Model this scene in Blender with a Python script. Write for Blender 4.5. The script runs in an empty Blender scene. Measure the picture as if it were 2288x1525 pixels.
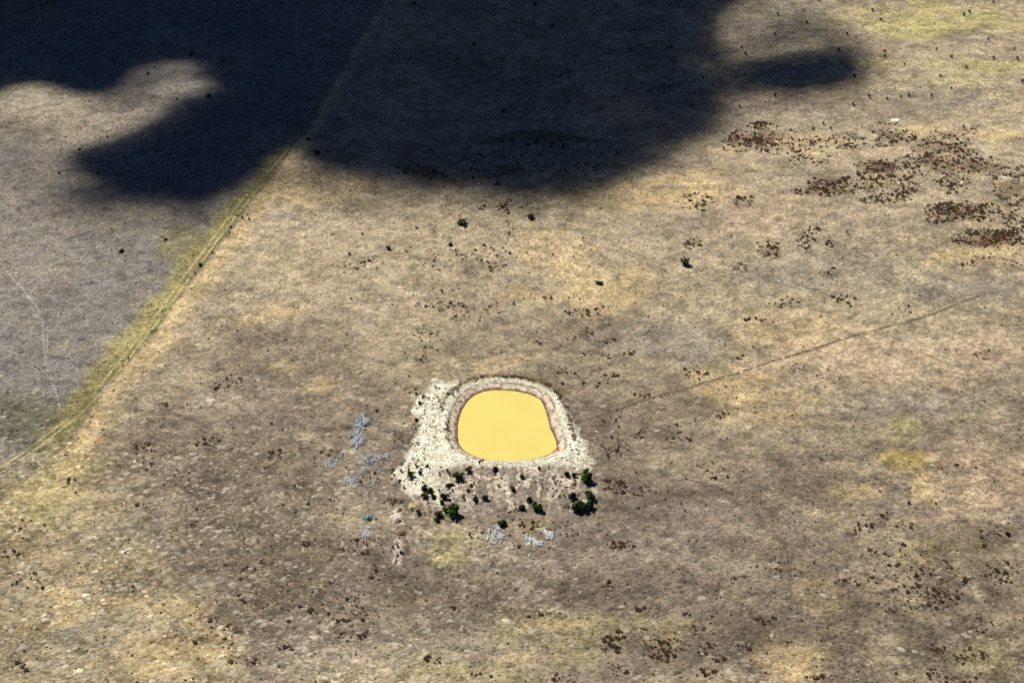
import bpy, math, random
import numpy as np
R = math.radians
sc = bpy.context.scene
col = sc.collection
random.seed(11)
rng = np.random.default_rng(11)

# ------------------------------------------------------------------ camera
PW, PH = 2288.0, 1525.0                # photograph size in pixels
CAM_H, PITCH, FPX = 440.0, R(35.0), 3521.0
cam_d = bpy.data.cameras.new('camera')
cam_d.sensor_width = 36.0
cam_d.lens = 36.0 * FPX / PW
cam_d.clip_start, cam_d.clip_end = 5.0, 40000.0
cam = bpy.data.objects.new('camera', cam_d)
cam.location = (0, 0, CAM_H)
cam.rotation_euler = (R(90) - PITCH, 0, 0)
col.objects.link(cam)
sc.camera = cam

# ------------------------------------------------------------------ sky, sun, exposure
SUN_EL = R(52.0)
SUN_AZ = R(-46.0)                      # clockwise from +Y: far side, to the left
TO_SUN = np.array([math.sin(SUN_AZ) * math.cos(SUN_EL), math.cos(SUN_AZ) * math.cos(SUN_EL), math.sin(SUN_EL)])
w = bpy.data.worlds.new('World'); sc.world = w; w.use_nodes = True
nt = w.node_tree
sky = nt.nodes.new('ShaderNodeTexSky'); sky.sky_type = 'NISHITA'; sky.sun_disc = False
sky.sun_elevation = SUN_EL; sky.sun_rotation = SUN_AZ % (2 * math.pi)
sky.altitude = 400; sky.air_density = 0.30; sky.dust_density = 0.0; sky.ozone_density = 10.0
nt.links.new(sky.outputs[0], nt.nodes['Background'].inputs[0])
nt.nodes['Background'].inputs[1].default_value = 0.068
sun_d = bpy.data.lights.new('sun', 'SUN'); sun_d.energy = 5.0; sun_d.angle = R(0.55); sun_d.color = (1.0, 0.95, 0.87)
sun = bpy.data.objects.new('sun', sun_d); col.objects.link(sun)
from mathutils import Vector
sun.rotation_euler = Vector(TO_SUN.tolist()).to_track_quat('Z', 'Y').to_euler()
sun.location = (TO_SUN * 1000).tolist()
vs = sc.view_settings
vs.view_transform = 'Standard'; vs.look = 'None'; vs.exposure = 0.0; vs.gamma = 1.0; vs.use_curve_mapping = False
sc.cycles.max_bounces = 4; sc.cycles.diffuse_bounces = 2; sc.cycles.volume_bounces = 0
sc.cycles.use_denoising = False; sc.cycles.sample_clamp_indirect = 0.4

# ------------------------------------------------------------------ pixel <-> world
cp, sp = math.cos(PITCH), math.sin(PITCH)
def to_plane(px, py, z=0.0):
    px = np.asarray(px, float); py = np.asarray(py, float)
    u = (px - PW / 2) / FPX; v = (PH / 2 - py) / FPX
    dx, dy, dz = u, cp + v * sp, -sp + v * cp
    t = (z - CAM_H) / dz
    return dx * t, dy * t
def project(x, y, z=0.0):
    dz = z - CAM_H
    f = y * cp - dz * sp
    return PW / 2 + FPX * x / f, PH / 2 - FPX * (y * sp + dz * cp) / f
def m_per_px(px, py):
    x, y = to_plane(px, py)
    return math.sqrt(x * x + y * y + CAM_H ** 2) / FPX

# ------------------------------------------------------------------ noise
def _hash(ix, iy, s):
    n = (ix.astype(np.int64) * 374761393 + iy.astype(np.int64) * 668265263 + s * 974634777) & 0xffffffff
    n = ((n ^ (n >> 13)) * 1274126177) & 0xffffffff
    n = ((n ^ (n >> 16)) * 2246822519) & 0xffffffff
    return ((n ^ (n >> 15)) & 0xffff) / 65535.0
def vnoise(x, y, s=0):
    ix = np.floor(x); iy = np.floor(y); fx = x - ix; fy = y - iy
    fx = fx * fx * (3 - 2 * fx); fy = fy * fy * (3 - 2 * fy)
    a = _hash(ix, iy, s); b = _hash(ix + 1, iy, s); c = _hash(ix, iy + 1, s); d = _hash(ix + 1, iy + 1, s)
    return (a + (b - a) * fx) * (1 - fy) + (c + (d - c) * fx) * fy
def fbm(x, y, scale, octv=4, s=0, gain=0.55):
    v = 0; a = 1; t = 0
    for o in range(octv):
        ca, sa = math.cos(o * 0.7), math.sin(o * 0.7)
        k = 2.03 ** o / scale
        v = v + a * vnoise((x * ca - y * sa) * k + 17.3 * o, (x * sa + y * ca) * k - 9.1 * o, s + o * 7)
        t += a; a *= gain
    return v / t * 2 - 1                # about -1 .. 1
def sstep(a, b, x):
    t = np.clip((x - a) / (b - a), 0, 1)
    return t * t * (3 - 2 * t)

def poly_sdf(x, y, P):                  # signed distance to closed polygon, negative inside
    P = np.asarray(P, float); n = len(P)
    d2 = np.full(x.shape, 1e18); ins = np.zeros(x.shape, bool)
    for i in range(n):
        ax, ay = P[i]; bx, by = P[(i + 1) % n]
        ex, ey = bx - ax, by - ay; wx, wy = x - ax, y - ay
        t = np.clip((wx * ex + wy * ey) / (ex * ex + ey * ey), 0, 1)
        d2 = np.minimum(d2, (wx - ex * t) ** 2 + (wy - ey * t) ** 2)
        c = (ay > y) != (by > y)
        xs = ax + (y - ay) / (ey if abs(ey) > 1e-9 else 1e-9) * ex
        ins ^= c & (x < xs)
    d = np.sqrt(d2)
    return np.where(ins, -d, d)
def line_dist(x, y, P):                 # distance to an open polyline; sign + on its right when walked from first to last
    P = np.asarray(P, float)
    best = np.full(x.shape, 1e18); sg = np.ones(x.shape)
    for i in range(len(P) - 1):
        ax, ay = P[i]; bx, by = P[i + 1]
        ex, ey = bx - ax, by - ay; wx, wy = x - ax, y - ay
        t = np.clip((wx * ex + wy * ey) / (ex * ex + ey * ey), 0, 1)
        d2 = (wx - ex * t) ** 2 + (wy - ey * t) ** 2
        cr = ex * wy - ey * wx
        m = d2 < best
        best = np.where(m, d2, best); sg = np.where(m, np.where(cr < 0, 1.0, -1.0), sg)
    return np.sqrt(best) * sg

# ------------------------------------------------------------------ colours (sunlit look -> base colour)
KLIT = np.array([1.275, 1.233, 1.188])
def lin(c):
    c = np.asarray(c, float) / 255
    return np.where(c <= 0.04045, c / 12.92, ((c + 0.055) / 1.055) ** 2.4)
def alb(*c):
    return np.clip(lin(c) / KLIT, 0.004, 0.8)
TONE = dict(T=alb(146, 130, 108), D=alb(108, 95, 78), L=alb(200, 181, 146), S=alb(224, 196, 142), O=alb(156, 144, 90),
            Y=alb(202, 188, 126), M=alb(148, 141, 130), G=alb(100, 98, 62), P=alb(216, 188, 152), W=alb(255, 247, 217),
            N=alb(122, 94, 64), B=alb(178, 161, 139))

# ------------------------------------------------------------------ dam: water outline and clay outline
WZ = -1.3
_wz = [(1110,303),(1240,312),(1380,345),(1470,390),(1500,440),(1525,510),(1550,600),(1562,665),(1592,715),(1622,790),(1628,845),(1585,893),
       (1500,930),(1380,955),(1240,968),(1100,970),(980,962),(880,940),(800,905),(735,860),(700,810),(690,740),(690,640),(705,560),
       (735,480),(790,400),(850,350),(930,315),(1020,303)]
WPX = [(860 + a * .236, 800 + b * .236) for a, b in _wz]
WATER = np.stack(to_plane([p[0] for p in WPX], [p[1] for p in WPX], WZ), 1)
_cl = [(975,848),(1000,858),(1032,850),(1085,846),(1160,846),(1205,860),(1243,880),(1262,905),(1278,940),(1290,970),(1305,980),(1318,1000),
       (1326,1030),(1322,1050),(1290,1062),(1240,1075),(1190,1080),(1130,1085),(1085,1090),(1040,1100),(1005,1115),(985,1125),(960,1110),
       (940,1115),(910,1098),(893,1085),(884,1062),(892,1040),(905,1020),(915,1000),(930,975),(928,950),(915,920),(922,905),(938,890),(958,872),(962,858)]
CLAY = np.stack(to_plane([p[0] for p in _cl], [p[1] for p in _cl]), 1)
_ap = [(893,1060),(900,1100),(940,1130),(975,1150),(1020,1150),(1100,1150),(1200,1140),(1290,1150),(1330,1140),(1335,1080),(1320,1030),(1200,1040),(1100,1040),(960,1040)]
APRON = np.stack(to_plane([p[0] for p in _ap], [p[1] for p in _ap]), 1)     # the outer face toward the camera
DCX, DCY = WATER.mean(0)

def und(x, y):
    return 0.9 * fbm(x, y, 160, 2, 5)
HC = float(und(np.array([DCX]), np.array([DCY]))[0])
def height(x, y):
    x = np.asarray(x, float); y = np.asarray(y, float)
    near = np.hypot(x - DCX, y - DCY)
    h = und(x, y); k = sstep(130, 70, near)
    h = h * (1 - k)
    m = near < 100
    if m.any():
        xm, ym = x[m], y[m]
        d = poly_sdf(xm, ym, WATER)
        d = d + 0.7 * fbm(xm, ym, 7, 3, 31) * sstep(0.3, 3, d)
        ang = np.arctan2(ym - DCY, xm - DCX)          # 0 right, pi/2 far, -pi/2 toward the camera
        c, s = np.cos(ang), np.sin(ang)
        nr, fr, lf, rt = np.clip(-s, 0, 1) ** 2, np.clip(s, 0, 1) ** 2, np.clip(-c, 0, 1) ** 2, np.clip(c, 0, 1) ** 2
        crest = 1.9 * nr + 0.3 * fr + 1.5 * lf + 0.9 * rt
        win = 5.0 * nr + 7.0 * fr + 6.5 * lf + 9.0 * rt
        wout = 30 * nr + 3.0 * fr + 20 * lf + 8 * rt
        inner = WZ + (crest - WZ) * np.clip(d / win, 0, 1) ** 0.85
        t = np.clip((d - win - 2.2) / wout, 0, 1)
        outer = crest * (1 - t * t * (3 - 2 * t) * .35 - t * .65)
        hh = np.where(d < 0, WZ + 0.35 * d, np.where(d < win, inner, outer))
        hh = hh + 0.16 * fbm(xm, ym, 3.2, 3, 41) * sstep(0.5, 3, d) * sstep(win + wout + 6, win + wout - 4, d)
        rill = 1 - np.abs(fbm(xm * 1.0, ym * .55, 5.0, 3, 44))
        hh = hh - 0.28 * np.clip(rill - .75, 0, 1) * 4 * sstep(win, win + 4, d) * sstep(win + wout + 2, win + wout - 6, d)
        h[m] = hh
    return h
def on_ground(px, py):
    z = 0.0
    for _ in range(4):
        x, y = to_plane(px, py, z)
        z = float(height(np.array([float(x)]), np.array([float(y)]))[0])
    return float(x), float(y), z

# ------------------------------------------------------------------ where the ground changes colour
EDGE = [(900,-60),(860,0),(760,165),(660,330),(610,395),(560,455),(533,500),(480,565),(420,640),(377,700),(330,765),(290,805),(247,855),(205,910),(165,970),(110,1030),(40,1080),(-80,1150)]
CORNER = [(-300,1000),(190,985),(225,1080),(290,1160),(355,1235),(420,1320),(500,1400),(560,1525),(600,1800),(-300,1800)]
PATCH = [
 (1390,425,240,40,'S',.65),(1340,640,140,50,'S',.65),(1250,565,100,40,'S',.45),(1150,650,60,22,'S',.5),(1000,475,270,42,'L',.6),(700,430,150,42,'S',.55),
 (620,560,130,90,'L',.6),(590,700,65,30,'S',.6),(680,862,45,15,'S',.5),(600,815,45,15,'S',.5),(900,835,160,28,'L',.35),(1100,815,80,18,'S',.4),(730,640,220,70,'L',.4),
 (860,560,220,80,'L',.45),(500,750,120,60,'D',.25),(560,800,180,60,'T',.5),(1300,740,160,50,'D',.3),(1500,770,160,45,'M',.45),(1700,560,220,60,'L',.5),
 (1850,620,220,60,'M',.4),(1640,700,160,40,'L',.5),(1780,745,130,40,'S',.5),(2000,720,170,50,'L',.6),(2200,562,90,20,'S',.6),(2190,640,140,40,'M',.4),
 (1900,800,220,50,'P',.6),(1840,850,36,50,'L',.5),(2220,800,110,60,'P',.6),(1640,860,110,40,'S',.45),(1750,900,160,50,'S',.45),(2030,905,260,30,'M',.35),
 (1930,935,130,40,'D',.3),(2045,1030,46,26,'OY',.8),(2072,1072,26,42,'OY',.8),(2090,1118,15,22,'OY',.7),(2030,960,40,30,'Y',.5),(2200,1080,130,90,'P',.6),(1930,1112,66,20,'S',.6),(1850,1080,160,60,'D',.4),
 (2150,1235,160,28,'O',.3),(1850,1335,55,42,'S',.55),(1800,1485,95,48,'S',.65),(2205,1460,60,45,'Y',.45),(2080,1390,270,90,'D',.75),(1700,1300,220,60,'T',.5),(1650,1450,160,60,'D',.4),
 (1560,1180,160,60,'B',.4),(1500,1270,200,70,'B',.4),(1640,1010,160,70,'L',.35),(1560,950,140,40,'L',.25),
 (1300,1440,160,60,'Y',.35),(1270,1410,60,12,'S',.5),(1220,1482,70,14,'S',.4),(1100,1345,270,75,'D',.5),(900,1290,110,40,'D',.4),(950,1475,130,28,'L',.45),
 (1050,1512,270,28,'Y',.4),(1000,1225,60,45,'Y',.65),(1170,1170,44,16,'O',.5),(960,1190,120,50,'L',.3),(300,1330,170,40,'S',.55),(420,1445,110,60,'S',.55),(100,1410,110,42,'S',.5),
 (150,1300,110,30,'S',.5),(60,1085,90,60,'Y',.6),(130,1020,90,40,'Y',.5),(40,1055,55,24,'D',.55),(300,1150,80,60,'L',.3),(420,1050,230,90,'D',.2),(520,1260,180,90,'D',.35),
 (200,1200,110,40,'D',.35),(50,1240,70,60,'D',.45),(150,1230,60,30,'L',.5),(560,1400,140,60,'D',.3),(700,1420,160,60,'B',.3),
 (2100,40,220,30,'Y',.75),(2030,62,90,22,'Y',.65),(2190,150,130,18,'Y',.7),(2150,182,70,10,'Y',.7),(1950,142,60,10,'Y',.6),(2000,235,270,40,'T',.45),(2250,292,66,12,'S',.7),
 (2050,302,66,12,'S',.6),(1830,312,66,12,'S',.5),(1900,345,110,14,'S',.5),(1960,405,44,10,'S',.6),(1650,332,130,14,'S',.35),(1560,392,130,24,'S',.5),(1730,60,120,70,'M',.5),
 (1760,270,260,40,'B',.4),(2130,230,120,30,'M',.4),(2080,380,200,60,'B',.4),(1750,480,160,50,'P',.35),(1900,500,160,50,'B',.35),
 (70,935,90,60,'G',.55),(160,900,60,30,'G',.3),(405,545,45,35,'O',.55),(300,470,240,40,'L',.2),(80,560,120,120,'B',.2),(90,236,170,70,'L',.35),(1190,318,120,10,'G',.8),(1150,388,36,13,'N',.7),(945,388,44,14,'N',.6),  # far-left pale ellipse repeats the sunlit cloud gap in the ground colour
 (40,20,110,34,'O',.5),(1104,1197,11,12,'W',.55),(1190,1211,13,8,'W',.7),(1224,1192,7,7,'W',.5),(1210,1198,9,6,'N',.6),(803,962,9,28,'HB',.55),(818,1190,8,12,'W',.45),(830,1030,26,16,'HB',.3),(795,1075,14,10,'HB',.45),(740,1036,11,9,'HB',.4),(889,1150,10,20,'PW',.8),(885,1230,10,28,'PW',.75),(898,1192,14,9,'N',.7),(905,1165,9,22,'T',.6),(900,1240,8,24,'D',.5),(330,1370,90,24,'M',.6),(230,1425,110,28,'M',.55),(60,1290,80,40,'M',.5),(330,1290,130,30,'M',.5),(230,1180,110,40,'M',.5),(110,1480,120,26,'M',.5),(480,1500,110,22,'M',.4),(1450,1330,200,50,'D',.35),
 (1709,314,58,13,'RB',.6),(2145,472,64,13,'RB',.6),(2210,532,66,12,'RB',.6),(1867,408,50,9,'RB',.6),(2110,335,66,18,'N',.5),(2150,372,95,16,'N',.55),(1960,377,38,13,'RB',.6),(1720,557,20,11,'N',.6),(1994,302,30,10,'N',.4),(2262,425,30,18,'N',.5),(1843,427,60,6,'N',.5)]
TONE['PW'] = alb(248, 224, 204); TONE['RB'] = alb(112, 82, 60); TONE['HB'] = alb(196, 198, 200); TONE['CR'] = alb(240, 222, 194); TONE['VB'] = alb(158, 143, 127); TONE['V'] = alb(126, 110, 98); TONE['OY'] = alb(178, 156, 82); TONE['PK'] = alb(238, 208, 178)

def ground_color(x, y):
    x = np.asarray(x, float); y = np.asarray(y, float)
    px, py = project(x, y, 0.0)
    px = np.clip(px, -1500, 3800); py = np.clip(py, -500, 2600)
    sx = 18 / np.clip(np.sqrt(x * x + y * y + CAM_H ** 2) / FPX * 5, .6, 3)
    n1, n2 = fbm(x, y, 26, 4, 101), fbm(x, y, 26, 4, 151)
    n3, n4 = fbm(x, y, 75, 3, 171), fbm(x, y, 75, 3, 191)
    wpx, wpy = (n1 * 2.6 + n3 * 5.5) * sx, (n2 * 1.3 + n4 * 2.2) * sx
    # broad blend of grey-brown thatch and pale straw
    big = fbm(x, y, 120, 3, 201); mid = fbm(x, y * 1.25, 30, 4, 221); fin = fbm(x, y * 1.4, 7, 4, 241)
    brk = fbm(x, y * 1.15, 13, 4, 281, .65)
    c = np.empty(x.shape + (3,))
    c[:] = TONE['T']
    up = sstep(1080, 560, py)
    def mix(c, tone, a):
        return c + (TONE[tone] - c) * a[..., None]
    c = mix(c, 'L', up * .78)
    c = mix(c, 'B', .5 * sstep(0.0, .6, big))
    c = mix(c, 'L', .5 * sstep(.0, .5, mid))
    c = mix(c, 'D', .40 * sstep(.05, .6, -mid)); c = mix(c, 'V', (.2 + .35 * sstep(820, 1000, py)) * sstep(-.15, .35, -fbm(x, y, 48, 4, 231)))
    for (ax, ay, rx, ry, tone, a) in PATCH:
        kw = min(1.0, rx / 90.0)
        r2 = ((px + wpx * kw - ax) / (rx * 1.35)) ** 2 + ((py + wpy * kw - ay) / (ry * 1.35)) ** 2
        k = r2 < 1
        if k.any():
            wgt = a * 1.0 * sstep(.0, .95, (1 - r2[k]) * .9 + 1.05 * brk[k] * np.sqrt(1 - r2[k]) + .05)
            c[k] = c[k] + (TONE[tone] - c[k]) * np.clip(wgt, 0, 1)[..., None]
    # the straw coloured corner beyond a curved boundary
    cn = poly_sdf(px + wpx * .35, py + wpy * .35, CORNER) + 26 * brk
    cw_ = sstep(26, -26, cn)
    c = mix(c, 'S', .34 * cw_ * np.clip(.7 + 1.1 * brk, 0, 1)); c = mix(c, 'O', .22 * cw_ * np.clip(.6 - brk, 0, 1)); c = mix(c, 'M', .35 * cw_ * sstep(.1, .5, -mid))
    # the other paddock, its olive margin and the straw strip beyond the fence line
    e = line_dist(px + n1 * 5, py + n2 * 3, EDGE)          # - is toward the left paddock
    wd = np.clip(16 + (py + 60) * .038, 16, 64)
    left = sstep(2, -8, e)
    mead = np.empty_like(c); mead[:] = TONE['M']
    mead = mix(mead, 'D', .5 * sstep(.05, .55, fin) * .8); mead = mix(mead, 'L', .4 * sstep(.1, .6, mid)); mead = mix(mead, 'B', .45 * sstep(.0, .6, -big))
    for (ax, ay, rx, ry, tone, a) in PATCH:
        if ax < 520 and ay < 960:
            kw = min(1.0, rx / 90.0)
            r2 = ((px + wpx * kw - ax) / (rx * 1.35)) ** 2 + ((py + wpy * kw - ay) / (ry * 1.35)) ** 2
            k = r2 < 1
            wgt = a * sstep(1.0, .25, r2[k])
            mead[k] = mead[k] + (TONE[tone] - mead[k]) * wgt[..., None]
    c = c + (mead - c) * (left * sstep(1120, 960, py + n2 * 30))[..., None]
    ol = sstep(-wd * 1.45, -wd * .75, e + n1 * wd * .5) * left * sstep(1060, 930, py) * (.35 + .65 * sstep(260, 380, py))  # olive weakened under the cloud shadow, its shade put into the colour
    c = mix(c, 'O', .85 * ol)
    c = mix(c, 'Y', ol * .4 * sstep(-.1, .5, mid))
    c = mix(c, 'G', .45 * sstep(-14, -6, e) * left * sstep(1000, 860, py) * sstep(300, 380, py))
    st = sstep(-1, 4, e) * sstep(wd * 1.35, wd * .35, e + n2 * wd * .5) * sstep(1130, 960, py)
    c = mix(c, 'S', .72 * st)
    # fine mottling
    f2 = fbm(x, y * 1.3, 2.6, 3, 261)
    c = c * np.clip(1 + .50 * fin + .52 * f2, .38, 1.9)[..., None]
    c = mix(c, 'N', .4 * sstep(.30, .55, f2 * .6 - fin * .5))
    # the dam
    m = np.hypot(x - DCX, y - DCY) < 90
    if m.any():
        xm, ym = x[m], y[m]; cm = c[m]
        d = poly_sdf(xm, ym, WATER)
        cl = poly_sdf(xm, ym, CLAY) + 4.2 * fbm(xm, ym, 8, 5, 301, .65)
        ap = poly_sdf(xm, ym, APRON) + 1.6 * fbm(xm, ym, 5, 3, 311)
        g1 = fbm(xm, ym, 3.0, 4, 321); g2 = fbm(xm, ym, 9, 3, 331)
        ridge = 1 - np.abs(fbm(xm, ym * .6, 4.4, 3, 341)) * 2.4
        def mx(c, tone, a):
            return c + (TONE[tone] - c) * np.clip(a, 0, 1)[..., None]
        apw = sstep(1.5, -2.5, ap)
        cm = mx(cm, 'VB', apw * .8); cm = mx(cm, 'T', apw * .4 * sstep(-.2, .4, g2))
        _, pym = project(xm, ym, 0)
        fade = sstep(1150, 1075, pym)
        cm = mx(cm, 'CR', apw * sstep(.35, .9, ridge) * (.35 + .65 * fade)); cm = mx(cm, 'D', apw * .35 * sstep(.1, .5, fbm(xm, ym, 2.2, 3, 391)))
        cw = sstep(1.2, -1.2, cl)
        patchy = np.clip(1.3 + .6 * g1 + .25 * g2, .6, 1)
        pxm, _ = project(xm, ym, 0)
        facing = sstep(1036, 1052, pym + 5 * g2) * sstep(940, 1020, pxm - (pym - 1040) * .2) * .93
        cm = mx(cm, 'W', cw * patchy * (1 - facing))
        cm = mx(cm, 'PK', cw * .25 * sstep(.1, .5, -g1))
        cm = mx(cm, 'PK', .75 * sstep(7.0, 1.0, d + 3.0 * g1)); g3 = fbm(xm, ym, 1.6, 3, 351)
        cm = mx(cm, 'N', .5 * sstep(.12, .5, g3) * sstep(6.5, 2.0, d))
        cm = mx(cm, 'N', .9 * sstep(1.9, .5, d + .8 * g1))      # wet mud at the waterline
        cm = mx(cm, 'N', .55 * np.exp(-((d - 4.6 - .5 * g2) / .55) ** 2) * np.clip(.5 + 1.2 * g1, 0, 1))
        rl = 1 - np.abs(fbm(xm * .8, ym * 1.5, 5.5, 4, 361)) * 2.6
        cm = mx(cm, 'B', cw * .45 * sstep(.5, .95, rl) * sstep(2, 6, d)); cm = mx(cm, 'N', cw * .22 * sstep(.2, .5, fbm(xm, ym, 1.3, 3, 371)) * sstep(1, 4, d))
        cm = mx(cm, 'W', .95 * np.exp(-((d - 6.6 - .6 * g2) / 1.5) ** 2) * np.clip(.8 + g1, .2, 1)); cm = mx(cm, 'N', .8 * np.exp(-((d - 4.2 - .4 * g2) / .5) ** 2) * np.clip(.6 + 1.2 * g1, 0, 1))
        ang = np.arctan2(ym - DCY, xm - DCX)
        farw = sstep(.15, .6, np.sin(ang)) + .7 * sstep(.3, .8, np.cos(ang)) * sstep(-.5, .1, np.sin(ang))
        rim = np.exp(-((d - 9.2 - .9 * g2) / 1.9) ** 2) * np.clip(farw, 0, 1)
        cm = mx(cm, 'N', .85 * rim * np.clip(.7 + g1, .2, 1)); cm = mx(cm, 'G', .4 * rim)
        c[m] = cm
    return np.clip(c, .006, .8)

# ------------------------------------------------------------------ materials
def new_mat(name, rough=.95, spec=.15):
    m = bpy.data.materials.new(name); m.use_nodes = True
    n = m.node_tree; b = n.nodes['Principled BSDF']
    b.inputs['Roughness'].default_value = rough
    b.inputs['Specular IOR Level'].default_value = spec
    return m, n, b
def attr_mat(name, detail=0.35, bump=0.0, scales=(.55, 1.6), rough=.95):
    m, n, b = new_mat(name, rough)
    at = n.nodes.new('ShaderNodeAttribute'); at.attribute_name = 'Col'
    src = at.outputs['Color']
    geo = n.nodes.new('ShaderNodeNewGeometry')
    last = None
    for i, s in enumerate(scales):
        mp = n.nodes.new('ShaderNodeMapping'); mp.inputs['Scale'].default_value = (s, s * 1.35, s); mp.inputs['Rotation'].default_value = (0, 0, .15 + .5 * i)
        tx = n.nodes.new('ShaderNodeTexNoise'); tx.inputs['Scale'].default_value = 1.0; tx.inputs['Detail'].default_value = 3.0; tx.inputs['Roughness'].default_value = .6
        n.links.new(geo.outputs['Position'], mp.inputs['Vector']); n.links.new(mp.outputs[0], tx.inputs['Vector'])
        mr = n.nodes.new('ShaderNodeMapRange'); mr.inputs['From Min'].default_value = .36; mr.inputs['From Max'].default_value = .64
        mr.inputs['To Min'].default_value = 1 - detail; mr.inputs['To Max'].default_value = 1 + detail
        n.links.new(tx.outputs['Fac'], mr.inputs['Value'])
        mu = n.nodes.new('ShaderNodeVectorMath'); mu.operation = 'SCALE'
        n.links.new(src, mu.inputs[0]); n.links.new(mr.outputs[0], mu.inputs['Scale'])
        src = mu.outputs[0]; last = tx
    n.links.new(src, b.inputs['Base Color'])
    if bump:
        bp = n.nodes.new('ShaderNodeBump'); bp.inputs['Strength'].default_value = bump; bp.inputs['Distance'].default_value = .5
        n.links.new(last.outputs['Fac'], bp.inputs['Height']); n.links.new(bp.outputs[0], b.inputs['Normal'])
    return m
M_GROUND = attr_mat('dry_pasture', .38, .6)
M_GRASS = attr_mat('dry_grass', .12, 0)
M_WEED = attr_mat('dead_weed', .18, 0)
M_LEAF = attr_mat('shrub_leaf', .35, 0, rough=.7)
M_BARK, n_, b_ = new_mat('bark'); b_.inputs['Base Color'].default_value = (.09, .065, .045, 1)
tx = n_.nodes.new('ShaderNodeTexNoise'); tx.inputs['Scale'].default_value = 6
rp = n_.nodes.new('ShaderNodeValToRGB'); rp.color_ramp.elements[0].color = (.05, .035, .025, 1); rp.color_ramp.elements[1].color = (.16, .12, .09, 1)
n_.links.new(tx.outputs['Fac'], rp.inputs[0]); n_.links.new(rp.outputs[0], b_.inputs['Base Color'])
def wood(name, a, bcol):
    m, n, b = new_mat(name)
    g = n.nodes.new('ShaderNodeNewGeometry')
    t = n.nodes.new('ShaderNodeTexNoise'); t.inputs['Scale'].default_value = 1.6; t.inputs['Detail'].default_value = 4
    r = n.nodes.new('ShaderNodeValToRGB'); r.color_ramp.elements[0].position = .36; r.color_ramp.elements[1].position = .62
    r.color_ramp.elements[0].color = tuple(a) + (1,); r.color_ramp.elements[1].color = tuple(bcol) + (1,)
    n.links.new(g.outputs['Position'], t.inputs['Vector']); n.links.new(t.outputs['Fac'], r.inputs[0]); n.links.new(r.outputs[0], b.inputs['Base Color'])
    return m
M_WOOD_WHITE = wood('bleached_wood', alb(222, 226, 220), alb(255, 255, 250))
M_WOOD_GREY = wood('blue_grey_wood', alb(172, 177, 186), alb(246, 248, 250))
M_TEAL = wood('blue_green_sheet', alb(70, 110, 112), alb(160, 205, 200))
m_, n_, b_ = new_mat('muddy_water', .25, .25); M_WATER = m_
g_ = n_.nodes.new('ShaderNodeNewGeometry')
t_ = n_.nodes.new('ShaderNodeTexNoise'); t_.inputs['Scale'].default_value = .05; t_.inputs['Detail'].default_value = 3
r_ = n_.nodes.new('ShaderNodeValToRGB'); r_.color_ramp.elements[0].color = (.775, .645, .180, 1); r_.color_ramp.elements[1].color = (.80, .672, .196, 1)
r_.color_ramp.elements[0].position = .35; r_.color_ramp.elements[1].position = .65
n_.links.new(g_.outputs['Position'], t_.inputs['Vector']); n_.links.new(t_.outputs['Fac'], r_.inputs[0]); n_.links.new(r_.outputs[0], b_.inputs['Base Color'])
M_CLOUD = bpy.data.materials.new('cloud_vapour'); M_CLOUD.use_nodes = True
n_ = M_CLOUD.node_tree; n_.nodes.clear()
o_ = n_.nodes.new('ShaderNodeOutputMaterial'); v_ = n_.nodes.new('ShaderNodeVolumeScatter')
v_.inputs['Color'].default_value = (.30, .36, .45, 1); v_.inputs['Density'].default_value = .122; v_.inputs['Anisotropy'].default_value = .3
ab_ = n_.nodes.new('ShaderNodeVolumeAbsorption'); ab_.inputs['Color'].default_value = (.30, .36, .45, 1); ab_.inputs['Density'].default_value = .122
ad_ = n_.nodes.new('ShaderNodeAddShader')
n_.links.new(v_.outputs[0], ad_.inputs[0]); n_.links.new(ab_.outputs[0], ad_.inputs[1]); n_.links.new(ad_.outputs[0], o_.inputs['Volume'])

# ------------------------------------------------------------------ mesh helpers
def mesh_from(name, V, F, mats, cols=None, fmat=None, smooth=False):
    """V (n,3); F list of (k,3) / (k,4) index arrays."""
    me = bpy.data.meshes.new(name)
    V = np.asarray(V, np.float32)
    F = [np.asarray(f, np.int32) for f in (F if isinstance(F, list) else [F]) if len(f)]
    nl = sum(f.size for f in F); npoly = sum(len(f) for f in F)
    me.vertices.add(len(V)); me.vertices.foreach_set('co', V.ravel())
    me.loops.add(nl); me.polygons.add(npoly)
    me.loops.foreach_set('vertex_index', np.concatenate([f.ravel() for f in F]))
    tot = np.concatenate([np.full(len(f), f.shape[1], np.int32) for f in F])
    st = np.concatenate([[0], np.cumsum(tot)[:-1]]).astype(np.int32)
    me.polygons.foreach_set('loop_start', st); me.polygons.foreach_set('loop_total', tot)
    if fmat is not None: me.polygons.foreach_set('material_index', np.asarray(fmat, np.int32))
    if smooth: me.polygons.foreach_set('use_smooth', np.ones(npoly, bool))
    me.update(calc_edges=True); me.validate()
    if cols is not None:
        a = me.color_attributes.new('Col', 'FLOAT_COLOR', 'POINT')
        a.data.foreach_set('color', np.concatenate([cols, np.ones((len(V), 1))], 1).astype(np.float32).ravel())
    for m in (mats if isinstance(mats, (list, tuple)) else [mats]): me.materials.append(m)
    return me
def link(name, me, loc=(0, 0, 0), parent=None, rotz=0.0, scale=1.0):
    o = bpy.data.objects.new(name, me)
    o.location = loc; o.rotation_euler = (0, 0, rotz)
    o.scale = (scale,) * 3 if not isinstance(scale, (tuple, list)) else scale
    o.parent = parent
    col.objects.link(o)
    return o
def tag(o, label=None, cat=None, group=None, kind=None):
    if label: o['label'] = label
    if cat: o['category'] = cat
    if group: o['group'] = group
    if kind: o['kind'] = kind
    return o

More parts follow.
